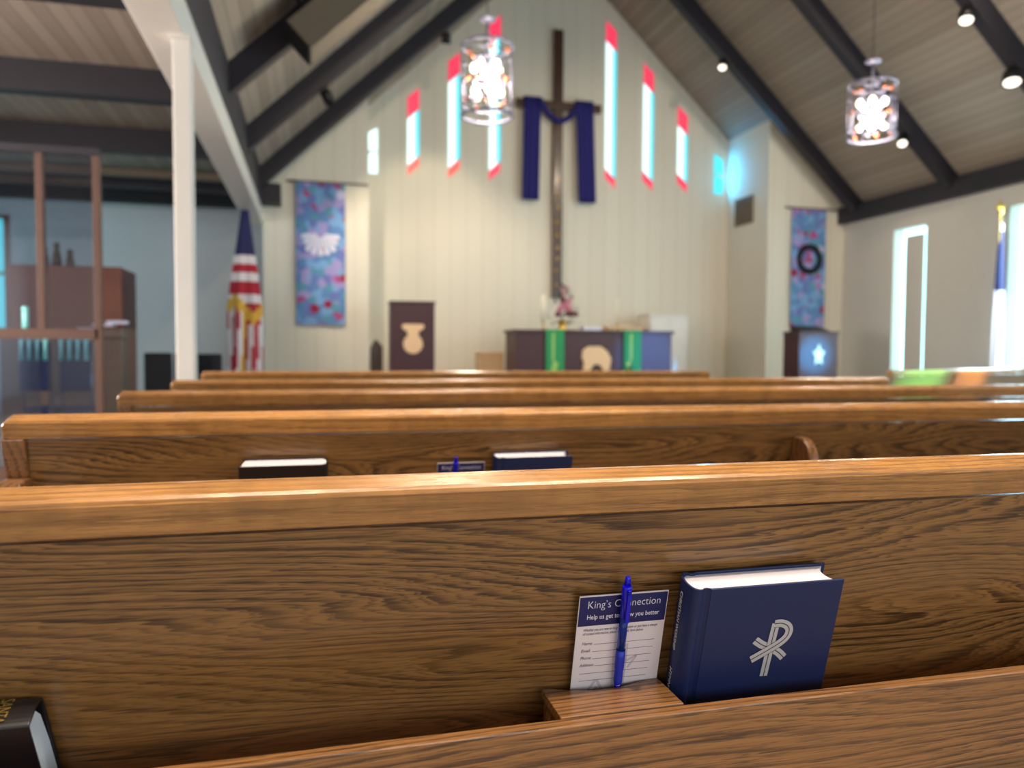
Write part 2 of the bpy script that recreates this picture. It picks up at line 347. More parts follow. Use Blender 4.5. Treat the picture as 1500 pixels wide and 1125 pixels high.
# slanted stained glass lancets over the altar
WSL = 0.9
for xc, zt in ((1.72, 5.60), (2.46, 6.30), (3.22, 7.05), (5.49, 7.17), (6.27, 6.45), (7.0, 5.70)):
    w = win((xc, YB, 4.12)); s = 1 if xc < APX else -1; hw = 0.105; t = zt-4.12; sh = WSL*hw
    def quad(z0, z1, nm, mat, a=-hw, b=hw, yy=-0.012):
        f = lambda x: s*x/hw*sh
        MB().prism([(a, z0+f(a)), (b, z0+f(b)), (b, z1+f(b)), (a, z1+f(a))], yy, -0.002, 'y').build(nm, mat, w)
    lo, hi = 0.27, t-0.27-0.1
    quad(0.1, lo, 'red_pane', 'pane_coral' if xc < 3 else 'pane_red'); quad(lo+0.01, hi-0.01, 'clear_pane', 'pane_white', -hw, hw*0.35); quad(lo+0.01, hi-0.01, 'cyan_pane', 'pane_cyan', hw*0.35, hw)
    quad(hi, t, 'red_pane', 'pane_red')
for xc, z0 in ((0.985, 4.13), (7.79, 4.13)):
    w = win((xc, YB, z0)); s = 1 if xc < APX else -1
    for a, b in ((0, 0.36), (0.40, 0.74)):
        MB().prism([(-0.1, a+(0 if s > 0 else 0)), (0.1, a), (0.1, b+s*0.06), (-0.1, b-s*0.06)], -0.012, -0.002, 'y').build('pane', 'pane_white' if s > 0 else 'pane_cyan', w)
    MB().box((-0.1, -0.02, 0.365), (0.1, 0, 0.39)).build('glazing_bar', 'white_paint', w)
lamp('small_window_light', 'AREA', (7.79, YB-0.03, 4.5), 14, (0.05, 0.5, 1.0), (8.0, 13.0, 4.55), (0.2, 0.7))
# rafters
tn = 0
def trim(mb, mat, label=None, bevel=0):
    global tn
    tn += 1; o = struct(mb.build('trim_%d' % tn, mat, bevel=bevel))
    if label: o['label'] = label
    return o
RY = [12.05, 9.9, 7.8, 5.65, 3.5, 1.35, -0.8, -2.95, -5.1]
for y in RY:
    D = 0.3/math.cos(ang)*math.cos(ang)
    for side in (-1, 1):
        xe = XR if side > 0 else XL_
        trim(MB().prism([(APX, APZ), (xe, roof(xe)), (xe, roof(xe)-0.30), (APX, APZ-0.40)], y, y+0.16, 'y'), 'beam')
    trim(MB().box((XA, y, 3.28), (XL_-0.14, y+0.16, 3.56)), 'beam')
trim(MB().box((APX-0.07, YR, APZ-0.5), (APX+0.07, YB, APZ-0.2)), 'beam')
trim(MB().box((XR-0.14, YR, 3.38), (XR, YP, 3.68)), 'beam')
trim(MB().box((XL_-0.14, YR, 3.18), (XL_, 13.3, 3.72)), 'beam')
trim(MB().box((XL_-0.26, YR, 2.94), (XL_, YP+0.2, 3.18)), 'white_paint', bevel=0.01)
trim(MB().box((XA, 12.5, 3.16), (XL_-0.1, 12.7, 3.56)), 'black_cloth')
trim(MB().box((XA, 10.9, 3.22), (XL_-0.2, 11.05, 3.30)), 'tan_cloth')
trim(MB().box((XL_+0.0, YP-0.3, 3.20), (XL_+0.28, YP, 3.5)), 'beam')
# support column
c = thing('support_column', 'white painted square steel column left of the pews, under the white beam', 'column', (-0.80, 5.3, 0))
MB().box((-0.055, -0.055, 0.02), (0.055, 0.055, 2.92)).build('shaft', 'white_paint', c, 0.008)
MB().box((-0.12, -0.12, 0), (0.12, 0.12, 0.02)).build('base_plate', 'white_paint', c, 0.004)
MB().box((-0.07, -0.09, 2.92), (0.06, 0.09, 2.94)).build('cap_plate', 'white_paint', c, 0.004)
# ------------------------------------------------------------ pews
T = R(14.5); TT = math.tan(T)
def py(z): return -0.025+(0.817-z)*TT          # panel rear face, local y (0 = far top edge of the cap)
def pew(label, loc, L, rotz=0, rack=True, zoff=0.0, bracket=None, stile=None, holder=None, copy_of=None):
    p = thing('pew', label, 'pew', loc, (0, 0, rotz), 'oak pews'); z0 = zoff
    prof = [(-0.0315, 0.8445), (-0.0300, 0.8490), (-0.0265, 0.8520), (-0.004, 0.8595), (0.004, 0.860), (0.014, 0.857), (0.019, 0.850), (0.021, 0.835), (0.010, 0.812), (-0.0240, 0.8135), (-0.0248, 0.8150)]
    mb = MB(); rings = []
    for x_, k_ in ((0.0, 1.0), (0.005, 0.45), (0.014, 0.0), (L-0.014, 0.0), (L-0.005, 0.45), (L, 1.0)):   # rounded-over ends
        rings.append([mb.bm.verts.new((x_, a+0.006*k_*(1 if a < -0.02 else 0), b+z0-k_*0.013*max(0.0, (b-0.825)/0.035))) for a, b in prof])
    for A_, B_ in zip(rings, rings[1:]):
        for i in range(len(prof)): mb.bm.faces.new((A_[i], A_[(i+1) % len(prof)], B_[(i+1) % len(prof)], B_[i]))
    mb.bm.faces.new(rings[0][::-1]); mb.bm.faces.new(rings[-1])
    o = mb.build('cap_rail', 'oak_cap', p, 0.0015, 2)
    MB().prism([(py(0.8095)+0.007, 0.8095+z0), (py(0.8095)+0.026, 0.8095+z0), (py(0.28)+0.026, 0.28+z0), (py(0.28)+0.007, 0.28+z0)], 0.035, L-0.035, 'x').build('back_panel', 'oak_panel', p)
    for x0, x1 in ((0.0, 0.04), (L-0.04, L)):
        f = lambda z: py(z)-0.0045
        st = MB().prism([(f(0.813), 0.8135+z0), (f(0.813)+0.034, 0.8135+z0), (f(0.735)+0.034, 0.735+z0), (f(0.735), 0.735+z0)], x0, x1, 'x').build('stile', 'oak_end', p, 0.003)
        e = [(-0.06, 0), (-0.06, 0.715), (-0.052, 0.73), (-0.035, 0.735), (0.06, 0.735), (0.13, 0.64), (0.46, 0.61), (0.5, 0.59), (0.52, 0.5), (0.5, 0)]
        MB().prism([(a, b+z0 if b else 0) for a, b in e], x0-0.002, x1+0.002, 'x').build('end_panel', 'oak_end', p, 0.005)
    MB().box((0.04, 0.135, 0.40+z0), (L-0.04, 0.50, 0.435+z0)).build('seat', 'oak_panel', p, 0.008)
    if rack:
        r = MB().box((0.043, -0.0595, 0.494+z0), (L-0.043, -0.0425, 0.600+z0)).build('book_rack', 'oak_lip', p, 0.0015)
        MB().prism([(-0.0425, 0.498), (py(0.498)+0.006, 0.498), (py(0.51)+0.006, 0.51), (-0.0425, 0.51)], 0.043, L-0.043, 'x').build('rack_floor', 'oak_lip', r)
        if bracket is not None:
            pts = [(py(0.50)+0.006, 0.50), (-0.062, 0.50), (-0.085, 0.55), (-0.085, 0.70)]
            for i in range(9):
                t = R(180-i*11.25); pts.append((-0.030+0.055*math.cos(t), 0.705+0.075*math.sin(t)))
            pts += [(py(0.78)+0.006, 0.780)]
            MB().prism(pts, bracket-0.013, bracket+0.013, 'x').build('rack_bracket', 'oak_end', r, 0.005, 3)
        if holder is not None:
            h = holder  # scooped block that closes the card slot
            pts = [(h, -0.0425), (h+0.143, -0.0425), (h+0.143, 0.0255), (h+0.132, 0.0250), (h+0.118, 0.0225), (h+0.100, 0.0165), (h+0.08, 0.0125), (h+0.055, 0.0130), (h+0.035, 0.018), (h+0.018, 0.024), (h+0.010, 0.029), (h, 0.030)]
            o = MB().prism([(a, b) for a, b in pts], 0.590, 0.6015, 'z').build('card_holder', 'oak_lip', r, 0.001)
            for q in (h+0.001, h+0.134): MB().box((q, -0.0425, 0.51), (q+0.009, 0.024, 0.590)).build('holder_side', 'oak_lip', r)
    if stile is not None:
        for s_ in stile:
            MB().prism([(py(0.813), 0.8135), (py(0.813)+0.03, 0.8135), (py(0.5)+0.03, 0.5), (py(0.5), 0.5)], s_-0.03, s_+0.03, 'x').build('stile', 'oak_end', p)
    return p
PX, D1, SP = -0.59, 0.807, 0.9
LP = 2.96-PX
pew('nearest oak pew back with the hymnal, card and pen in its rack', (PX, D1, 0), LP, bracket=1.78, holder=0.25-PX)
pew('oak pew second from the front of the picture, rounded bracket on its back', (PX, D1+SP, 0), LP, bracket=1.765, holder=0.24-PX)
pew('oak pew in the third row, seen over two nearer pew backs', (PX, D1+2*SP, 0), LP, bracket=1.78)
pew('oak pew in the fourth row, in front of the white column', (PX, D1+3*SP, 0), LP, bracket=1.78)
pew('frontmost oak pew of the left block, its short right end visible', (PX, D1+4*SP, 0), 2.40-PX, rack=False, zoff=0.012)
pew('angled oak pew across the aisle on the right, tinted by coloured window light', (4.26, 5.02, 0), 4.2, R(18.5), rack=False, stile=(0.95,))
# ------------------------------------------------------------ books, card, pen
def plane_pt(off, z, y0=D1): return y0-0.025+(0.817-z)*TT+0.006-off/math.cos(T)-0.006
CHI = {}
def hymnal(label, x0, ztop, y0, Wd, Ht, Th, detail, y_extra=0.0):
    """x0 = spine side; front cover faces -Y; leans with the pew back"""
    zb = ztop-Ht*math.cos(T); off = Th+0.0012
    y = y0-0.025+(0.817-zb)*TT-off/math.cos(T)
    b = thing('hymnal', label, 'book', (x0, y, zb), (T, 0, 0), 'navy hymnals')
    bt = 0.0028
    MB().box((0.020, 0, 0), (Wd, bt, Ht)).build('front_cover', 'navy_cover', b, 0.0009)
    MB().box((0.020, Th-bt, 0), (Wd, Th, Ht)).build('back_cover', 'navy_cover', b, 0.0009)
    sp = []
    n = 14
    for i in range(n+1):
        t = math.pi*i/n; sp.append((0.007-0.010*math.sin(t)**0.8, Th/2-(Th/2)*math.cos(t)))
    outer = [(0.0205, 0.0006), (0.0165, 0.0028), (0.0120, 0.0022), (0.0085, 0.0002)] + sp + [(0.012, Th-0.0022), (0.0165, Th-0.0028), (0.0205, Th-0.0006)]
    cx, cy = 0.03, Th/2
    inner = []
    for (a, c_) in outer[::-1]:
        if a > 0.0119: inner.append((a, c_+(0.0018 if c_ < cy else -0.0018)))
        else: inner.append((a+0.0022, cy+(c_-cy)*0.90))
    o = MB().prism(outer+inner, 0.0, Ht, 'z').build('spine', 'navy_cover', b)
    pg = [(0.006, bt+0.001)]
    pg = []
    for i in range(n+1):
        t = math.pi*i/n; pg.append((0.0092-0.009*math.sin(t)**0.8, Th/2-(Th/2-bt)*math.cos(t)))
    for i in range(11):
        t = i/10; pg.append((Wd-0.005-0.010*math.sin(math.pi*t)**0.7, Th-bt-(Th-2*bt)*t))
    MB().prism(pg, 0.003, Ht-0.0035, 'z').build('page_block', 'pages', b)
    if detail:
        def ribbon(path, w, lay, wl):
            pts = [Vector(q) for q in path]; Lf = []; Rt = []
            for i, q in enumerate(pts):
                d = (pts[min(i+1, len(pts)-1)]-pts[max(i-1, 0)]).normalized(); nn = Vector((-d.y, d.x)); Lf.append(q+nn*w/2); Rt.append(q-nn*w/2)
            return Lf, Rt
        silver = MB(); lines = MB()
        def strip(mb, path, w, yy, mi=0):
            Lf, Rt = ribbon(path, w, 0, 0)
            for i in range(len(path)-1):
                mb.face([(Rt[i].x, yy, Rt[i].y), (Rt[i+1].x, yy, Rt[i+1].y), (Lf[i+1].x, yy, Lf[i+1].y), (Lf[i].x, yy, Lf[i].y)])
        def V(x, v): return (x-x0, (v-0.7513)+Ht)      # measured on the cover plane
        def smooth(pts, n=6):
            out = []
            for i in range(len(pts)-1):
                p0 = pts[max(i-1, 0)]; p1 = pts[i]; p2 = pts[i+1]; p3 = pts[min(i+2, len(pts)-1)]
                for k in range(n):
                    t = k/n
                    out.append(tuple(0.5*((2*p1[j])+(-p0[j]+p2[j])*t+(2*p0[j]-5*p1[j]+4*p2[j]-p3[j])*t*t+(-p0[j]+3*p1[j]-3*p2[j]+p3[j])*t**3) for j in (0, 1)))
            return out+[pts[-1]]
        stem = [V(0.5140, 0.7000), V(0.5118, 0.6650), V(0.5098, 0.6290)]
        loop = smooth([V(0.5120, 0.6998), V(0.5210, 0.6996), V(0.5290, 0.6960), V(0.5330, 0.6893), V(0.5312, 0.6810), V(0.5240, 0.6735), V(0.5110, 0.6655), V(0.4890, 0.6535)])
        arm = smooth([V(0.4905, 0.6795), V(0.5010, 0.6722), V(0.5130, 0.6668), V(0.5240, 0.6600), V(0.5325, 0.6520)])
        wv = 0.0100
        for lay, path in ((0, arm), (1, stem), (2, loop)):
            y_ = -0.0002-0.00018*lay
            strip(lines, path, wv+0.0014, y_)
            strip(silver, path, wv, y_-0.00006)
            strip(lines, path, 0.0012, y_-0.00012)
        silver.build('cross_emblem', 'silver_ink', b)['label'] = 'silver chi-rho cross emblem'
        lines.build('emblem_outline', 'navy_cover', b)
        mt = lambda z, yy, xo: Matrix.Translation((xo, yy, z)) @ Matrix(((0, 0, -1, 0), (0, -1, 0, 0), (-1, 0, 0, 0), (0, 0, 0, 1)))
        def spine_x(yy): return 0.007-0.010*max(0.0, math.sin(math.acos((Th/2-yy)/(Th/2))))**0.8-0.0006
        yy = Th*0.62
        text('spine_lettering', 'CHRISTIAN WORSHIP', 0.0078, 'silver_ink', b, mt(Ht-0.014, yy, spine_x(yy-0.003)), 0, 1.0)
        text('spine_lettering', 'HYMNAL', 0.0088, 'silver_ink', b, mt(Ht-0.114, yy, spine_x(yy-0.003)), 0, 1.05)
    return b
hymnal('large navy hardback hymnal with silver cross emblem leaning in the nearest pew rack', 0.404, 0.7270, D1, 0.191, 0.222, 0.0395, True)
hymnal('navy hymnal in the second pew rack, only its top showing over the near pew', 0.388, 0.752, D1+SP, 0.178, 0.222, 0.038, False)
def card(label, x0, ztop, y0, full):
    Wd, Ht = 0.108, 0.19; zb = ztop-Ht*math.cos(T); y = y0-0.025+(0.817-zb)*TT-0.0040
    c = thing('visitor_card', label, 'card', (x0, y, zb), (T, 0, 0), 'visitor cards')
    MB().box((0, 0, 0), (Wd, 0.0012, Ht)).build('card_stock', 'card_white', c)
    MB().box((0.0008, -0.00012, Ht-0.0390), (Wd-0.0008, 0, Ht-0.0016)).build('header_band', 'ink_blue', c)
    text('title_lettering', "King\u2019s Connection", 0.0140, 'ink_white', c, xz(Wd/2+0.001, -0.0003, Ht-0.0165), 0, 1.0, 'CENTER', sx=0.86)
    if full:
        text('subtitle_lettering', 'Help us get to know you better', 0.0086, 'ink_white', c, xz(Wd/2+0.001, -0.0003, Ht-0.0305), 0, 1.0, 'CENTER', sx=0.80)
        text('note_lettering', "Whether you are new to King\u2019s Connection or just have a change\nof contact information, please fill out this form below.", 0.0050, 'ink_grey', c, xz(0.008, -0.0003, Ht-0.0460), 0.3, 1.0, sx=0.68)
        ln = MB()
        for i, nm in enumerate(('Name:', 'Email:', 'Phone:', 'Address:', None, None)):
            zz = Ht-0.0640-i*0.0097; xs = {0: 0.023, 1: 0.022, 2: 0.023, 3: 0.026}.get(i, 0.009)
            if nm: text('field_lettering', nm, 0.0058, 'ink_grey', c, xz(0.008, -0.0003, zz), 0.2, 1.0, sx=0.85)
            ln.box((xs, -0.0002, zz-0.0003), (0.098-i*0.001, 0, zz+0.0002))
        ln.build('field_lines', 'ink_grey', c)
        wm = MB()
        def bar(a, b_, w):
            a = Vector(a); b_ = Vector(b_); d = (b_-a).normalized(); n_ = Vector((-d.y, d.x))*w/2
            wm.face([(p_.x, -0.00015, p_.y) for p_ in (a-n_, b_-n_, b_+n_, a+n_)])
        z0 = Ht-0.112
        bar((0.030, z0), (0.013, z0-0.030), 0.0035); bar((0.031, z0), (0.046, z0-0.030), 0.0035); bar((0.031, z0-0.01), (0.026, z0-0.03), 0.002); bar((0.032, z0-0.01), (0.037, z0-0.03), 0.002)
        bar((0.052, z0+0.015), (0.078, z0+0.028), 0.003); bar((0.078, z0+0.028), (0.068, z0+0.012), 0.003); bar((0.064, z0+0.045), (0.064, z0-0.02), 0.004)
        wm.build('watermark', 'ink_pale', c)
        text('footer_lettering', 'Look at this card', 0.0055, 'ink_grey', c, xz(0.020, -0.0003, Ht-0.1345), 0.2, 1.0, sx=0.8)
    return c
card('visitor card reading King\u2019s Connection in the nearest pew rack, behind the blue pen', 0.2842, 0.7165, D1, True)
card('visitor card in the second pew rack, only its blue top edge showing', 0.262, 0.739, D1+SP, False)
def pen(label, x, ztop, y0, lean):
    Lp = 0.158; zb = ztop-Lp*math.cos(T); y = y0-0.025+(0.817-zb)*TT-0.0115
    p = thing('ballpoint_pen', label, 'pen', (x, y, zb), (T, lean, 0), 'blue ballpoint pens')
    MB().lathe([(0.0008, 0), (0.0012, 0.002), (0.0036, 0.012), (0.0046, 0.020)], n=20).build('tip', 'pen_blue', p)
    g = [(0.0046, 0.020)]
    for i in range(5): g += [(0.0052, 0.0225+i*0.003), (0.0047, 0.0240+i*0.003)]
    g += [(0.0055, 0.040), (0.0056, 0.055), (0.0054, 0.0650)]
    MB().lathe(g, n=20).build('grip', 'pen_grip', p)
    MB().lathe([(0.0049, 0.0650), (0.0050, 0.108)], n=20).build('barrel', 'pen_barrel', p)
    MB().lathe([(0.0020, 0.02), (0.0020, 0.108)], n=12).build('ink_tube', 'pen_core', p)
    MB().lathe([(0.0053, 0.108), (0.0056, 0.135), (0.0058, 0.146), (0.0050, 0.1485)], n=20).build('upper_barrel', 'pen_blue', p)
    MB().box((-0.0022, -0.0095, 0.105), (0.0022, -0.0080, 0.146)).box((-0.0022, -0.0095, 0.1405), (0.0022, -0.0045, 0.146)).build('clip', 'pen_blue', p, 0.0006)
    MB().lathe([(0.0034, 0.1485), (0.0034, 0.1550), (0.0028, 0.1585), (0.0012, 0.1600)], n=16).build('push_button', 'pen_blue', p)
    return p
a = N('pen_barrel'); a.set(Base_Color=(0.03, 0.09, 0.6, 1), Roughness=0.08, Transmission_Weight=0.8, IOR=1.3); M['pen_barrel'] = a.m
pen('blue retractable ballpoint pen standing in front of the card in the nearest rack', 0.3395, 0.7385, D1, R(-1.3))
pen('blue pen tip poking up from the second pew rack, in front of the card', 0.302, 0.752, D1+SP, 0)
# spanish bible lying spine-up at the left end of the nearest rack
def bible_spine_up():
    v_top = 0.677*math.cos(T)+0.0; Th = 0.040; D = 0.150; L = 0.215
    zt = 0.6555; y = D1-0.025+(0.817-zt)*TT-0.0012
    b = thing('bible', 'black leather bible standing spine up with gilt letters at the lower left', 'book', (-0.2585, y, zt), (T, 0, 0))
    # local: x<0 along spine, y<0 towards the viewer, z<0 down the cover
    n = 10; sp = []
    for i in range(n+1):
        t = math.pi*i/n; sp.append((-Th/2+Th/2*math.cos(t), -0.004+0.004*math.sin(t)))
    def shell(th): return [(-Th/2+(Th/2-th)*math.cos(math.pi*i/n), -0.006+0.004*math.sin(math.pi*i/n)-th*0.3) for i in range(n+1)]
    out = [(0, -D)] + sp + [(-Th, -D)]
    inn = [(-Th+0.0018, -D)] + shell(0.0018)[::-1] + [(-0.0018, -D)]
    cv = MB().prism(out+inn, -L, 0, 'x').build('cover', 'black_leather', b, 0.0012)
    pg = [(-0.0045, -D+0.004)] + [(-Th/2+(Th/2-0.0075)*math.cos(math.pi*i/n), -0.012+0.004*math.sin(math.pi*i/n)) for i in range(n+1)] + [(-Th+0.0045, -D+0.004)]
    pg = [(-0.0019, -D+0.004), (-0.0019, -0.052), (-0.0060, -0.018), (-0.0130, -0.0085), (-Th+0.013, -0.0105), (-Th+0.0065, -0.022), (-Th+0.0019, -0.055), (-Th+0.0019, -D+0.004)]
    pb = MB().prism(pg, -L+0.004, -0.0035, 'x').build('page_block', 'pages_cool', b)
    for o_ in (cv, pb):
        for v_ in o_.data.vertices:
            if v_.co.x > -L/2: v_.co.x -= v_.co.z*0.11
    for k, w_ in enumerate(('SANTA', 'BIBLIA')):
        text('spine_lettering', w_, 0.0165, 'gilt', b, Matrix.Translation((-0.0325-0.0155*k, -0.0035, 0.0006)) @ Matrix.Rotation(R(-90), 4, 'Z'), 0, 1.0, sx=0.64)
    return b
a = N('pages_cool'); a.set(Base_Color=lin(222, 230, 240), Roughness=0.6); M['pages_cool'] = a.m
bible_spine_up()
def bible_upright():
    Wd, Ht, Th = 0.182, 0.215, 0.044; ztop = 0.750; y0 = D1+SP
    zb = ztop-Ht*math.cos(T); y = y0-0.025+(0.817-zb)*TT-(Th+0.0012)/math.cos(T)
    b = thing('bible', 'black soft cover bible with cream page edges in the second pew rack', 'book', (-0.158, y, zb), (T, 0, 0))
    o = [(0.004, 0), (Wd-0.012, 0), (Wd-0.004, 0.004), (Wd, 0.014), (Wd, Th-0.008), (Wd-0.006, Th), (0.010, Th), (0.010, Th-0.003), (Wd-0.008, Th-0.003), (Wd-0.0025, Th-0.010), (Wd-0.0025, 0.015), (Wd-0.006, 0.006), (Wd-0.013, 0.003), (0.004, 0.003)]
    MB().prism(o, 0, Ht, 'z').build('cover', 'black_leather', b, 0.0008)
    pg = [(0.007, 0.0035), (Wd-0.014, 0.0035), (Wd-0.006, 0.010), (Wd-0.0035, 0.018), (Wd-0.004, Th-0.010), (Wd-0.010, Th-0.004), (0.014, Th-0.004), (0.010, Th/2)]
    MB().prism(pg, 0.003, Ht-0.003, 'z').build('page_block', 'pages', b)
bible_upright()
# ------------------------------------------------------------ chancel
def cross():
    c = thing('cross', 'tall dark wooden cross on the front wall draped with navy cloth', 'cross', (APX, YB-0.03, 2.0))
    MB().box((-0.09, -0.10, 0), (0.09, 0, 4.95)).build('upright', 'cross_wood', c, 0.01)
    MB().box((-0.82, -0.13, 3.48), (0.84, -0.02, 3.63)).build('crossbar', 'cross_wood', c, 0.01)
    for i in range(9):
        z = 0.25+i*0.24+random.uniform(-0.05, 0.05); MB().ball((random.uniform(-0.03, 0.03), -0.105, z), 0.035, scale=(0.8, 0.35, 1.3), sub=1).build('gilt_mount', 'brass', c)
    d = thing('drape', 'navy blue cloth hung over the arms of the wooden cross', 'cloth', (APX, YB-0.03, 3.8))
    def hang(x0, x1, dx):
        mb = MB(); n = 14; F = []; B = []
        for k in range(9):
            z = 1.86-k*(1.88/8); row = []
            for i in range(n+1):
                t = i/n; x = x0+(x1-x0)*t+dx*k/8; y = -0.17-0.02*math.sin(t*math.pi*5)*(0.4+k/12); row.append((x, y, z))
            F.append(row)
        vs = [[mb.bm.verts.new(p) for p in r] for r in F]; vb = [[mb.bm.verts.new((p[0], p[1]+0.02, p[2])) for p in r] for r in F]
        for k in range(8):
            for i in range(n):
                for q, s_ in ((vs, 1), (vb, -1)):
                    f = mb.bm.faces.new((q[k][i], q[k][i+1], q[k+1][i+1], q[k+1][i])); f.smooth = True
            for i in (0, n): mb.bm.faces.new((vs[k][i], vs[k+1][i], vb[k+1][i], vb[k][i]))
        for i in range(n):
            mb.bm.faces.new((vs[0][i], vs[0][i+1], vb[0][i+1], vb[0][i])); mb.bm.faces.new((vs[8][i], vs[8][i+1], vb[8][i+1], vb[8][i]))
        mb.build('hanging_end', 'navy_drape', d)
    hang(-0.68, -0.36, -0.03); hang(0.32, 0.66, 0.07)
    for x0, x1 in ((-0.68, -0.36), (0.32, 0.66)):
        MB().prism([(-0.175, 1.80), (-0.165, 1.865), (-0.005, 1.865), (0.0, 1.74), (-0.012, 1.74), (-0.016, 1.845), (-0.15, 1.845), (-0.155, 1.80)], x0, x1, 'x').build('folded_top', 'navy_drape', d)
    pts = []; n = 14
    for i in range(n+1):
        t = i/n; pts.append((-0.40+0.80*t, -0.16, 1.82-0.36*math.sin(math.pi*t)**0.9))
    MB().tube(pts, [0.07-0.02*math.sin(math.pi*i/n) for i in range(n+1)], 10).build('swag', 'navy_drape', d)
cross()
def altar():
    t = thing('altar', 'long dark walnut altar table with cream emblem on its front', 'altar', (4.375, 11.7, 0.35))
    MB().box((-1.325, 0.02, 0), (1.325, 0.73, 0.93)).build('body', 'walnut', t, 0.006)
    MB().box((-1.36, -0.01, 0.93), (1.36, 0.76, 0.98)).build('top', 'walnut', t, 0.006)
    # lamb-like rounded plaque with two feet
    P = [(-0.24, 0.33), (-0.22, 0.46), (-0.26, 0.54), (-0.24, 0.66), (-0.14, 0.72), (0.08, 0.72), (0.20, 0.64), (0.27, 0.52), (0.24, 0.33), (0.13, 0.33), (0.08, 0.41), (0.0, 0.44), (-0.06, 0.41), (-0.11, 0.33)]
    MB().prism([(x*0.95, z) for x, z in P], -0.012, 0.02, 'y').build('front_emblem', 'cream_wood', t, 0.004)
    for x, dz in ((-0.70, 0), (0.62, 0)):
        q = tag(MB().prism([(-0.004, 0.985), (-0.022, 0.985), (-0.022, 0.16), (-0.016, 0.16), (-0.016, 0.981), (0.35, 0.981), (0.35, 0.985)], x-0.15+4.375, x+0.15+4.375, 'x').build('parament', 'green_cloth'), 'green altar cloth with gold fringe on the %s side of the altar emblem' % ('left' if x < 0 else 'right'), 'altar cloth', 'green altar cloths')
        q.location = (0, 11.7, 0.35)
        MB().box((x-0.15+4.375, -0.023, 0.09), (x+0.15+4.375, -0.015, 0.17)).build('fringe', 'gold_fringe', q)
        e = MB(); s_ = 1 if x < 0 else -1; cx = x+4.375-0.03
        e.box((cx-0.02, -0.026, 0.5), (cx+0.02, -0.022, 0.93)).prism([(cx-0.05, 0.25), (cx+0.02, 0.25), (cx+0.09*s_, 0.45), (cx, 0.5)], -0.026, -0.022, 'y')
        e.build('embroidery', 'lime', q)
    return t
altar()
def lectern(name, label, cat, loc, w, d, h, emb):
    t = thing(name, label, cat, loc)
    MB().box((0, 0, 0), (w, d, h-0.03)).build('body', 'walnut', t, 0.006)
    MB().box((-0.015, -0.015, h-0.03), (w+0.015, d+0.015, h)).build('top', 'walnut', t, 0.005)
    MB().prism(emb, -0.012, 0.0, 'y').build('front_emblem', 'cream_wood', t, 0.003)
    return t
cxe = 0.325
E = [(cxe-0.15, 1.03), (cxe+0.15, 1.03), (cxe+0.17, 0.99), (cxe+0.13, 0.94), (cxe+0.09, 0.93), (cxe+0.08, 0.87)]
for i in range(17):
    t = R(55-i*(290/16)); E.append((cxe+0.145*math.cos(t), 0.735+0.145*math.sin(t)))
E += [(cxe-0.08, 0.87), (cxe-0.09, 0.93), (cxe-0.13, 0.94), (cxe-0.17, 0.99)]
lectern('pulpit', 'tall dark walnut pulpit with a cream jug-shaped emblem left of the altar', 'pulpit', (1.08, 11.5, 0.35), 0.65, 0.40, 1.37, E)
st = []
for i in range(10):
    r_ = 0.14 if i % 2 == 0 else 0.075; st.append((0.35+r_*0.8*math.cos(R(90+i*36)), 0.60+r_*1.3*math.sin(R(90+i*36))))
tL = lectern('lectern', 'dark walnut lectern with small cream emblem in front of the right banner', 'lectern', (7.26, 10.5, 0.35), 0.70, 0.42, 0.97, st)
rest = tag(MB().prism([(0.02, 0), (0.36, 0), (0.38, 0.10), (0.35, 0.10)], 0, 0.5, 'x').build('book_stand', 'black_metal'), 'small black reading stand on top of the right lectern', 'stand'); rest.location = (7.36, 10.52, 1.321)
def flowers():
    t = thing('flower_arrangement', 'tall arrangement of pink flowers and dark leaves standing on the altar', 'flowers', (3.93, 12.1, 1.33))
    MB().lathe([(0.07, 0), (0.10, 0.02), (0.05, 0.05), (0.09, 0.14), (0.10, 0.16)], n=16).build('vase', 'brass', t)
    f = MB()
    for i in range(150):
        a_ = random.uniform(0, 2*math.pi); hh = random.random(); z = 0.10+0.62*hh; rr = (0.30*(1-hh)+0.06)*random.uniform(0.3, 1.15)
        p_ = Vector((rr*math.cos(a_), rr*math.sin(a_)*0.7, z-0.05*(rr/0.3))); d = Vector((math.cos(a_), math.sin(a_), random.uniform(-0.3, 0.9))).normalized()
        s_ = d.cross(Vector((0, 0, 1))).normalized()*0.022; l_ = d*random.uniform(0.07, 0.13)
        f.face([p_, p_+l_*0.5+s_, p_+l_, p_+l_*0.5-s_])
    f.tube([(0, 0, 0.1), (0, 0, 0.6)], 0.01)
    fo = f.build('foliage', 'leaf', t); fo['kind'] = 'stuff'
    for i, (x, z, r_, mt_) in enumerate([(0.0, 0.42, 0.075, 'pink'), (0.06, 0.36, 0.06, 'pink'), (-0.08, 0.34, 0.06, 'pink'), (0.13, 0.28, 0.05, 'mauve'), (-0.12, 0.26, 0.05, 'mauve'), (0.19, 0.26, 0.045, 'mauve'), (0.05, 0.27, 0.05, 'mauve'), (-0.04, 0.50, 0.05, 'mauve'), (0.07, 0.48, 0.045, 'pink'), (0.0, 0.6, 0.035, 'pink'), (-0.05, 0.68, 0.03, 'pink'), (0.05, 0.7, 0.03, 'pink'), (0.12, 0.55, 0.03, 'mauve')]):
        b = MB(); b.ball((x, -0.10-0.02*(i % 3), z), r_*0.6, sub=1)
        for k in range(7):
            a_ = 2*math.pi*k/7; b.ball((x+r_*0.6*math.cos(a_), -0.09-0.02*(i % 3), z+r_*0.6*math.sin(a_)), r_*0.45, sub=1, scale=(1, 0.5, 1))
        b.build('blossom', mt_, t)
flowers()
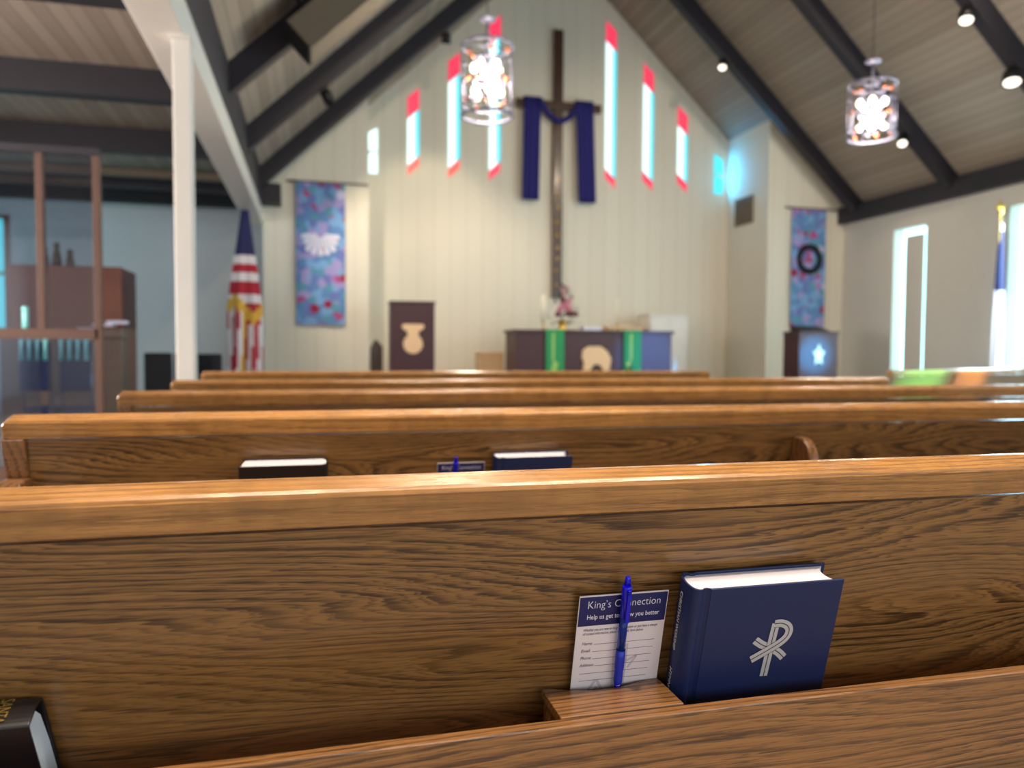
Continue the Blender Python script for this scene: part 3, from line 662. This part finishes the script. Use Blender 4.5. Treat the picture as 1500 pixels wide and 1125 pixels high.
def candle(label, x, y, z, h, r_):
    t = thing('candle', label, 'candle', (x, y, z), group='altar candles')
    MB().lathe([(0.06, 0), (0.05, 0.012), (0.012, 0.03), (0.012, 0.12), (0.03, 0.14)], n=14).build('candlestick', 'brass', t)
    MB().lathe([(r_, 0.14), (r_, 0.14+h), (0.004, 0.142+h)], n=14).build('wax_stick', 'wax', t)
    MB().lathe([(0.003, 0.14+h), (0.002, 0.165+h)], n=6).build('wick', 'black_cloth', t)
candle('thick pale candle on the altar left of the flowers', 3.60, 12.1, 1.33, 0.44, 0.035)
candle('slim candle on the right half of the altar', 4.93, 12.2, 1.33, 0.42, 0.014)
bk = tag(MB().prism([(0, 0), (0.3, 0), (0.3, 0.03), (0.28, 0.06), (0.15, 0.035), (0.02, 0.06), (0, 0.03)], 0, 0.22, 'y').build('open_book', 'paper'), 'small open book lying on the altar near its middle', 'book'); bk.location = (4.2, 11.8, 1.33)
cb = thing('cabinet', 'plain cream cabinet against the front wall right of the altar', 'cabinet', (5.98, 13.2, 0.35))
MB().box((0, 0, 0), (0.77, 0.5, 1.30)).build('body', 'white_paint', cb, 0.01); MB().box((-0.02, -0.02, 1.30), (0.79, 0.52, 1.335)).build('top', 'white_paint', cb, 0.005)
MB().box((0.02, -0.012, 0.03), (0.375, 0, 1.28)).build('door', 'white_paint', cb, 0.004); MB().box((0.395, -0.012, 0.03), (0.75, 0, 1.28)).build('door', 'white_paint', cb, 0.004)
cs = thing('side_table', 'low tan wooden table behind the right end of the altar', 'table', (5.2, 13.3, 0.35))
MB().box((0, 0, 1.05), (0.75, 0.4, 1.10)).build('tabletop', 'cream_wood', cs, 0.004)
for x, y in ((0.02, 0.02), (0.69, 0.02), (0.02, 0.34), (0.69, 0.34)): MB().box((x, y, 0), (x+0.04, y+0.04, 1.05)).build('leg', 'cream_wood', cs)
MB().box((0.02, 0.02, 0.9), (0.73, 0.38, 1.05)).build('apron', 'cream_wood', cs)
lb = thing('storage_box', 'low cream box on the chancel floor between pulpit and altar', 'box', (2.74, 13.0, 0.35))
MB().box((0, 0, 0), (0.42, 0.4, 0.58)).build('body', 'cream_wood', lb, 0.01); MB().box((-0.01, -0.01, 0.58), (0.43, 0.41, 0.62)).build('lid', 'cream_wood', lb, 0.01)
ch = thing('side_chair', 'narrow brown wooden chair with pointed back left of the pulpit', 'chair', (0.88, 12.75, 0.35))
MB().prism([(0, 0.25), (0.0, 0.68), (0.06, 0.80), (0.10, 0.82), (0.20, 0.70), (0.20, 0.25)], 0.2, 0.24, 'y').build('backrest', 'cross_wood', ch, 0.006)
MB().box((0, -0.15, 0.22), (0.20, 0.24, 0.26)).build('seat', 'cross_wood', ch)
for x, y in ((0, -0.15), (0.17, -0.15), (0, 0.21), (0.17, 0.21)): MB().box((x, y, 0), (x+0.03, y+0.03, 0.22)).build('leg', 'cross_wood', ch)
# quilted banners
def banner(label, x0, x1, z0, z1, mat, emb):
    t = thing('banner', label, 'banner', (x0, YP-0.06, z0), group='floral quilted banners')
    Wd, Ht = x1-x0, z1-z0; n = 16; mb = MB()
    f = [(Wd*i/n, -0.012*math.sin(i/n*math.pi*3)) for i in range(n+1)]
    poly = f + [(x, y+0.012) for x, y in f[::-1]]
    mb.prism(poly, 0, Ht, 'z').build('quilt', mat, t)
    MB().tube([(-0.14, 0.01, Ht+0.015), (Wd+0.36 if x0 < 0 else Wd+0.45, 0.01, Ht+0.015)], 0.016).build('rod', 'tan_cloth', t)
    mb = MB(); cx, cz = Wd/2, Ht*0.56
    if emb == 'shell':
        for k in range(9):
            a_ = R(180+10+k*20); L_ = 0.32*(1.0 if 1 < k < 7 else 0.85); d = Vector((math.cos(a_), math.sin(a_))); nrm = Vector((-d.y, d.x)); c0 = Vector((cx, cz+0.18))
            q = [c0+d*0.06-nrm*0.01, c0+d*L_-nrm*0.040, c0+d*(L_+0.03), c0+d*L_+nrm*0.040, c0+d*0.06+nrm*0.01]
            mb.prism([tuple(v) for v in q], -0.028, -0.012, 'y')
        mb.build('shell_emblem', 'paper', t)
    else:
        for k in range(3):
            pts = []
            for i in range(30):
                a_ = 2*math.pi*i/30; rr = 0.22+0.04*math.sin(5*a_+k*2.1); pts.append((cx+rr*math.cos(a_), -0.03-0.015*math.sin(4*a_+k*2), cz+0.05+rr*math.sin(a_)*1.05))
            mb.tube(pts, 0.02, 6, True)
        mb.build('wreath_emblem', 'black_cloth', t)
banner('blue floral quilted banner with a pale shell on the left front wall', -0.29, 0.46, 1.385, 3.59, 'quilt_a', 'shell')
banner('blue floral quilted banner with a dark thorn ring on the right front wall', 8.46, 9.17, 1.43, 3.62, 'quilt_b', 'ring')
v = thing('air_vent', 'grey slatted air vent grille on the return wall beside the right banner', 'vent', (8.0, 13.4, 3.7))
MB().box((-0.02, -0.32, -0.26), (0, 0.32, 0.26)).build('backing', 'tan_cloth', v)
for k in range(7): MB().box((-0.035, -0.30+k*0.09, -0.23), (-0.02, -0.25+k*0.09, 0.23)).build('slat', 'grey_wood', v)
# ------------------------------------------------------------ flags
def flag(label, loc, h, kind):
    t = thing('flag', label, 'flag', loc)
    MB().lathe([(0.16, 0), (0.15, 0.03), (0.04, 0.06), (0.025, 0.10)], n=20).build('base', 'brass', t)
    MB().tube([(0, 0, 0.05), (0, 0, h)], 0.014).build('pole', 'organ_wood' if kind == 'us' else 'brass', t)
    f = MB(); f.ball((0, 0, h+0.04), 0.04); f.prism([(-0.09, h+0.12), (-0.03, h+0.06), (0, h+0.09), (0.03, h+0.06), (0.09, h+0.12), (0.02, h+0.15), (0, h+0.2), (-0.02, h+0.15)], -0.012, 0.012, 'y'); f.build('finial', 'brass', t)
    mb = MB(); n = 48; rows = 44; z1 = h-0.12; z0 = (0.30 if kind == 'us' else 0.5); G = []
    for k in range(rows+1):
        s_ = k/rows; z = z1+(z0-z1)*s_
        base = 0.05+0.15*min(1, s_*1.9) if kind == 'us' else 0.03+0.06*min(1, s_*1.6)
        ring = []
        for i in range(n):
            a_ = 2*math.pi*i/n
            rr = base*(1+0.22*math.sin(6*a_+s_*2.0)*min(1, s_*3)); ox = 0.0 if kind == 'us' else 0.03
            ring.append(mb.bm.verts.new((ox+rr*math.cos(a_)-0.02*s_, rr*math.sin(a_)*0.55, z)))
        G.append(ring)
    for k in range(rows):
        for i in range(n):
            f = mb.bm.faces.new((G[k][i], G[k][(i+1) % n], G[k+1][(i+1) % n], G[k+1][i])); f.smooth = True
            s_ = (k+0.5)/rows; a_ = (i+0.5)/n
            if kind == 'us':
                diag = s_+0.05*math.sin(2*math.pi*a_*2)
                if s_ < 0.24: mi = 2
                elif diag < 0.50: mi = 1 if int((s_-0.24)/0.052) % 2 == 0 else 0
                elif diag < 0.565: mi = 3
                else:
                    q = int(a_*30+s_*3.2); mi = (0, 1, 0, 1, 3)[q % 5] if (q % 10) != 9 else 0
            else: mi = 0 if 0.05 < s_ < 0.40 else 1
            f.material_index = mi
    mb.bm.faces.new(G[0]); mb.bm.faces.new(G[-1][::-1])
    mb.build('cloth', ['flag_red', 'flag_white', 'flag_navy', 'gold_fringe'] if kind == 'us' else ['flag_navy', 'flag_white'], t)
flag('furled american flag with gold fringe on a pole left of the front wall', (-0.95, 11.5, 0), 3.1, 'us')
flag('white flag with navy corner on a pole by the right wall window', (9.38, 8.95, 0), 2.95, 'ch')
# ------------------------------------------------------------ chandeliers and ceiling fixtures
def chandelier(label, x, y, zt, zb):
    t = thing('chandelier', label, 'chandelier', (x, y, zt), group='hanging cage chandeliers'); Rr = 0.245; Hh = zt-zb
    def ring(z, r_, nm, w=0.014): MB().tube([(r_*math.cos(2*math.pi*i/28), r_*math.sin(2*math.pi*i/28), z) for i in range(28)], w, 6, True).build(nm, 'cage_metal', t)
    ring(0, Rr, 'ring'); ring(-Hh, Rr, 'ring'); ring(-Hh+0.10, Rr-0.01, 'ring', 0.008); ring(-0.33, 0.13, 'ring', 0.010); ring(-0.12, 0.13, 'ring', 0.008)
    for i in range(10):
        a_ = 2*math.pi*i/10; MB().tube([(Rr*math.cos(a_), Rr*math.sin(a_), 0), (Rr*math.cos(a_), Rr*math.sin(a_), -Hh)], 0.005, 6).build('rod', 'cage_metal', t)
    MB().tube([(-Rr, 0, 0), (Rr, 0, 0)], 0.008).tube([(0, -Rr, 0), (0, Rr, 0)], 0.008).tube([(0, 0, 0.26), (0, 0, -0.5)], 0.012).build('stem', 'cage_metal', t)
    MB().lathe([(0.02, 0.24), (0.085, 0.25), (0.085, 0.262), (0.01, 0.28)], n=18).build('canopy', 'cage_metal', t)
    MB().tube([(0, 0, 0.26), (0, 0, roof(x)-zt-0.02)], 0.004, 6).build('suspension_wire', 'black_metal', t)
    for tier, z in enumerate((-0.20, -0.44)):
        for i in range(5):
            a_ = 2*math.pi*i/5+0.3+tier*0.6; b = MB(); b.ball((0.13*math.cos(a_), 0.13*math.sin(a_), z), 0.038, scale=(1, 1, 1.25)); b.build('bulb', 'bulb', t)
    for tier, z in enumerate((-0.06, -0.31, -0.54)):
        for i in range(5):
            a_ = 2*math.pi*i/5+0.9+tier*0.5; b = MB(); b.ball((0.2*math.cos(a_), 0.2*math.sin(a_), z+0.03*math.sin(i*2)), 0.026, sub=1); b.build('amber_bead', 'amber', t)
    for i in range(12):
        a_ = 2*math.pi*i/12; z = -0.10-0.48*((i*5) % 12)/12
        MB().ball((Rr*0.93*math.cos(a_), Rr*0.93*math.sin(a_), z), 0.03, sub=1, scale=(0.5, 0.5, 1)).build('glass_drop', 'cage_metal', t)
    lamp('chandelier_light', 'POINT', (x, y, zt-0.4), 130, (1, 0.86, 0.70), None, 0.18, t)
chandelier('cage chandelier with glowing bulbs hanging in front of the cross wall, left', 1.62, 7.4, 3.92, 3.26)
chandelier('cage chandelier with glowing bulbs hanging under the right roof slope', 5.97, 7.4, 3.94, 3.37)
def can(label, x, y, aim, power, sz=1.0, col=WARM, spot=75, drop=0.31):
    z = roof(x)-drop
    t = thing('ceiling_spotlight', label, 'spotlight', (x, y, z), group='black can spotlights')
    MB().tube([(0, 0, 0.0), (0, 0, -0.10)], 0.012).build('bracket', 'black_metal', t)
    d = (Vector(aim)-Vector((x, y, z-0.12))).normalized(); q = d.to_track_quat('Z', 'Y').to_matrix().to_4x4(); q.translation = Vector((0, 0, -0.12))
    MB().lathe([(0.045*sz, -0.06), (0.07*sz, -0.04), (0.075*sz, 0.11), (0.068*sz, 0.11), (0.06*sz, 0.09)], n=18, mat=q).build('housing', 'black_metal', t)
    MB().lathe([(0.062*sz, 0.092), (0.062*sz, 0.10), (0.04*sz, 0.108)], n=18, mat=q).build('lens', 'can_lens', t)
    s_ = lamp('spot_beam', 'SPOT', Vector((x, y, z-0.12))+d*0.13, power, col, aim, 0.05, t, spot_size=R(spot), spot_blend=0.6)
can('small spotlight on the roof rafter nearest the front wall, right slope', 6.78, 12.13, (5.6, 10.5, 2.5), 90)
can('spotlight on the rafter just below the right chandelier', 8.60, 9.98, (7.0, 8.0, 1.2), 160)
can('spotlight at the top right of the picture, higher of two', 7.66, 7.88, (6.4, 6.6, 1.2), 200, 1.2)
can('large dark spotlight near the right edge of the picture', 8.37, 7.88, (7.4, 6.8, 0.8), 160, 1.5)
can('small dark spotlight under the left rafter by the front gable', 2.0, 12.13, (2.0, 14.0, 1.5), 140)
can('small dark spotlight on the left rafter beside the speaker box', 0.15, 9.98, (2.5, 13.5, 1.0), 260)
for x, y, ax, pw in ((2.2, 5.73, 2.2, 330), (6.6, 5.73, 6.6, 500), (0.9, 3.58, 0.6, 600), (6.6, 3.58, 6.0, 600), (2.2, 1.43, 1.2, 250)):  # unseen cans added to light the chancel and the pews
    can('added unseen spotlight on the %s rafter nearer than the chandeliers, %s' % ({5.73: 'first', 3.58: 'second', 1.43: 'third'}[y], 'left slope' if x < 3 else 'right slope'), x, y, (ax, 13.6, 1.8) if y > 5 else (ax, y-0.4, 0), pw)
for x, ax, w_ in ((-0.2, -0.1, 'lowest on the left slope'), (1.5, 1.2, 'half way up the left slope'), (3.4, 2.6, 'beside the ridge')):  # unseen cans added for top light on the nearest cap and rack
    can('added unseen spotlight above the nearest pew, ' + w_, x, 0.24, (ax, 0.62, 0), 430 if x < 3 else 540, 1.0, (1.0, 0.87, 0.72), 60, 0.02)
# loudspeaker hung on the left slope
sp_ = thing('loudspeaker', 'boxy loudspeaker with beige grille hung under the left roof slope', 'loudspeaker', (0.32, 7.35, 4.22), (0, -math.atan(SL), 0))
MB().box((-0.62, -0.02, -0.12), (0.5, 0.42, 0.18)).build('cabinet', 'black_cloth', sp_, 0.01)
MB().box((-0.60, -0.035, -0.13), (0.48, 0.40, -0.12)).box((-0.60, -0.035, -0.13), (0.48, -0.02, 0.17)).build('grille', 'tan_cloth', sp_, 0.005)
MB().tube([(-0.3, 0.3, 0.18), (-0.3, 0.3, 0.50)], 0.015).tube([(0.3, 0.3, 0.18), (0.3, 0.3, 0.50)], 0.015).build('hanger', 'black_metal', sp_)
# ------------------------------------------------------------ left aisle
g = thing('glass_partition', 'wood framed glass partition at the left edge, in front of the organ', 'partition', (-1.60, 6.5, 0))
for x in (0.0, -0.385, -1.3, -2.4): MB().box((x-0.025, -0.03, 0 if x in (0.0, -2.4) else 1.14), (x+0.025, 0.03, 2.44)).build('post', 'frame_wood', g, 0.003)
MB().box((-4.3, -0.03, 1.06), (0.0, 0.03, 1.14)).build('middle_rail', 'frame_wood', g, 0.003)
MB().box((-4.3, -0.03, 0.0), (0.0, 0.03, 0.10)).build('bottom_rail', 'frame_wood', g, 0.003)
MB().box((-4.3, -0.03, 2.44), (0.025, 0.03, 2.50)).build('top_rail', 'beam', g, 0.003)
for a_, b_ in ((-0.36, -0.025), (-1.275, -0.41), (-2.375, -1.325), (-4.3, -2.425)):
    MB().box((a_, -0.005, 1.14), (b_, 0.005, 2.44)).build('glass_pane', 'glass', g); MB().box((a_, -0.005, 0.10), (b_, 0.005, 1.06)).build('glass_pane', 'dark_glass', g)
og = thing('organ', 'brown wooden organ cabinet with raised case behind the glass partition', 'organ', (-3.17, 9.0, 0))
MB().box((0, 0.25, 0), (1.12, 0.95, 1.88)).build('case', 'organ_wood', og, 0.01)
MB().box((0.02, 0, 0), (1.17, 0.25, 1.10)).build('console', 'grey_wood', og, 0.01)
MB().box((0.0, -0.05, 1.10), (1.19, 0.26, 1.20)).build('keyboard_shelf', 'grey_wood', og, 0.008)
MB().box((1.122, 0.27, 1.22), (1.13, 0.9, 1.86)).build('side_panel', 'walnut', og)
for k, (x, hh) in enumerate(((0.30, 0.22), (0.42, 0.28), (0.55, 0.20))):
    s_ = thing('figurine', ('small dark figurine at the left on top of the organ case', 'tallest dark figurine on top of the organ case', 'small dark figurine at the right on top of the organ case')[k], 'figurine', (-3.17+x, 9.5, 1.88), group='figurines on the organ')
    MB().lathe([(0.05, 0), (0.045, hh*0.4), (0.025, hh*0.7), (0.02, hh*0.72)], n=12).build('body', 'cross_wood', s_); MB().ball((0, 0, hh*0.85), 0.035).build('head', 'cross_wood', s_)
for k in range(3):
    m_ = Matrix.Rotation(R((4, -3, 5)[k]), 4, 'Z'); p_ = tag(MB().box((0, 0, 0), (0.20, 0.13, 0.012+0.01*k), mat=m_).build('sheet_music', 'paper'), ('stack of pale papers at the left on the organ shelf', 'stack of pale papers in the middle of the organ shelf', 'stack of pale papers at the right end of the organ shelf')[k], 'papers', 'papers on the organ')
    p_.location = (-2.42+0.14*k, 8.97+0.0*k, 1.203+0.026*k)
def padded_chair(label, x, y, z, w, fabric, frame, reflection_bars=False, group=None):
    t = thing('stacking_chair', label, 'chair', (x, y, 0), group=group)
    MB().box((0, 0.0, z-0.42), (w, 0.05, z)).build('backrest', fabric, t, 0.02, 3)
    MB().box((0, 0.05, 0.42), (w, 0.45, 0.48)).build('seat', fabric, t, 0.02, 3)
    for xx, yy in ((0.02, 0.04), (w-0.02, 0.04), (0.02, 0.43), (w-0.02, 0.43)): MB().tube([(xx, yy, 0), (xx, yy, 0.44)], 0.012).build('leg', frame, t)
    for xx in (0.012, w-0.012): MB().tube([(xx, 0.06, 0.44), (xx, 0.06, z-0.1)], 0.011).build('back_support', frame, t)
    if reflection_bars:
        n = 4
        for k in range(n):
            xx = 0.03+k*(w-0.06)/(n-1); MB().tube([(xx, -0.01, z-0.16), (xx, -0.015, z+0.015), (xx+0.02, 0.01, z+0.03)], 0.021).build('reflection_bar', 'pipe', t)  # cyan bars stand in for window reflections on the glass
    return t
padded_chair('stand-in blue chair with pale bars for window reflections in the glass, left one', -2.42, 7.3, 1.05, 0.24, 'stand_in_blue_cloth', 'chrome', True, 'window reflection stand-ins')
padded_chair('stand-in blue chair with pale bars for window reflections in the glass, right one', -2.12, 7.3, 1.05, 0.25, 'stand_in_blue_cloth', 'chrome', True, 'window reflection stand-ins')
padded_chair('black padded chair left of the white column, against the aisle wall', -1.79, 9.0, 0.95, 0.28, 'black_cloth', 'chrome', group='black chairs by the wall')
padded_chair('black padded chair half hidden behind the white column', -1.49, 9.0, 0.95, 0.20, 'black_cloth', 'chrome', group='black chairs by the wall')
padded_chair('black padded chair right of the white column, against the aisle wall', -1.28, 9.2, 0.94, 0.26, 'black_cloth', 'chrome', group='black chairs by the wall')
cn = thing('candle', 'candle shape standing in for a cyan window reflection at the far left', 'candle', (-2.10, 6.5, 1.14))
MB().lathe([(0.022, 0), (0.022, 0.16), (0.004, 0.165)], n=14).build('wax_stick', 'pipe', cn); MB().lathe([(0.003, 0.163), (0.002, 0.18)], n=6).build('wick', 'black_cloth', cn)  # cyan candle shape takes the place of a window reflection
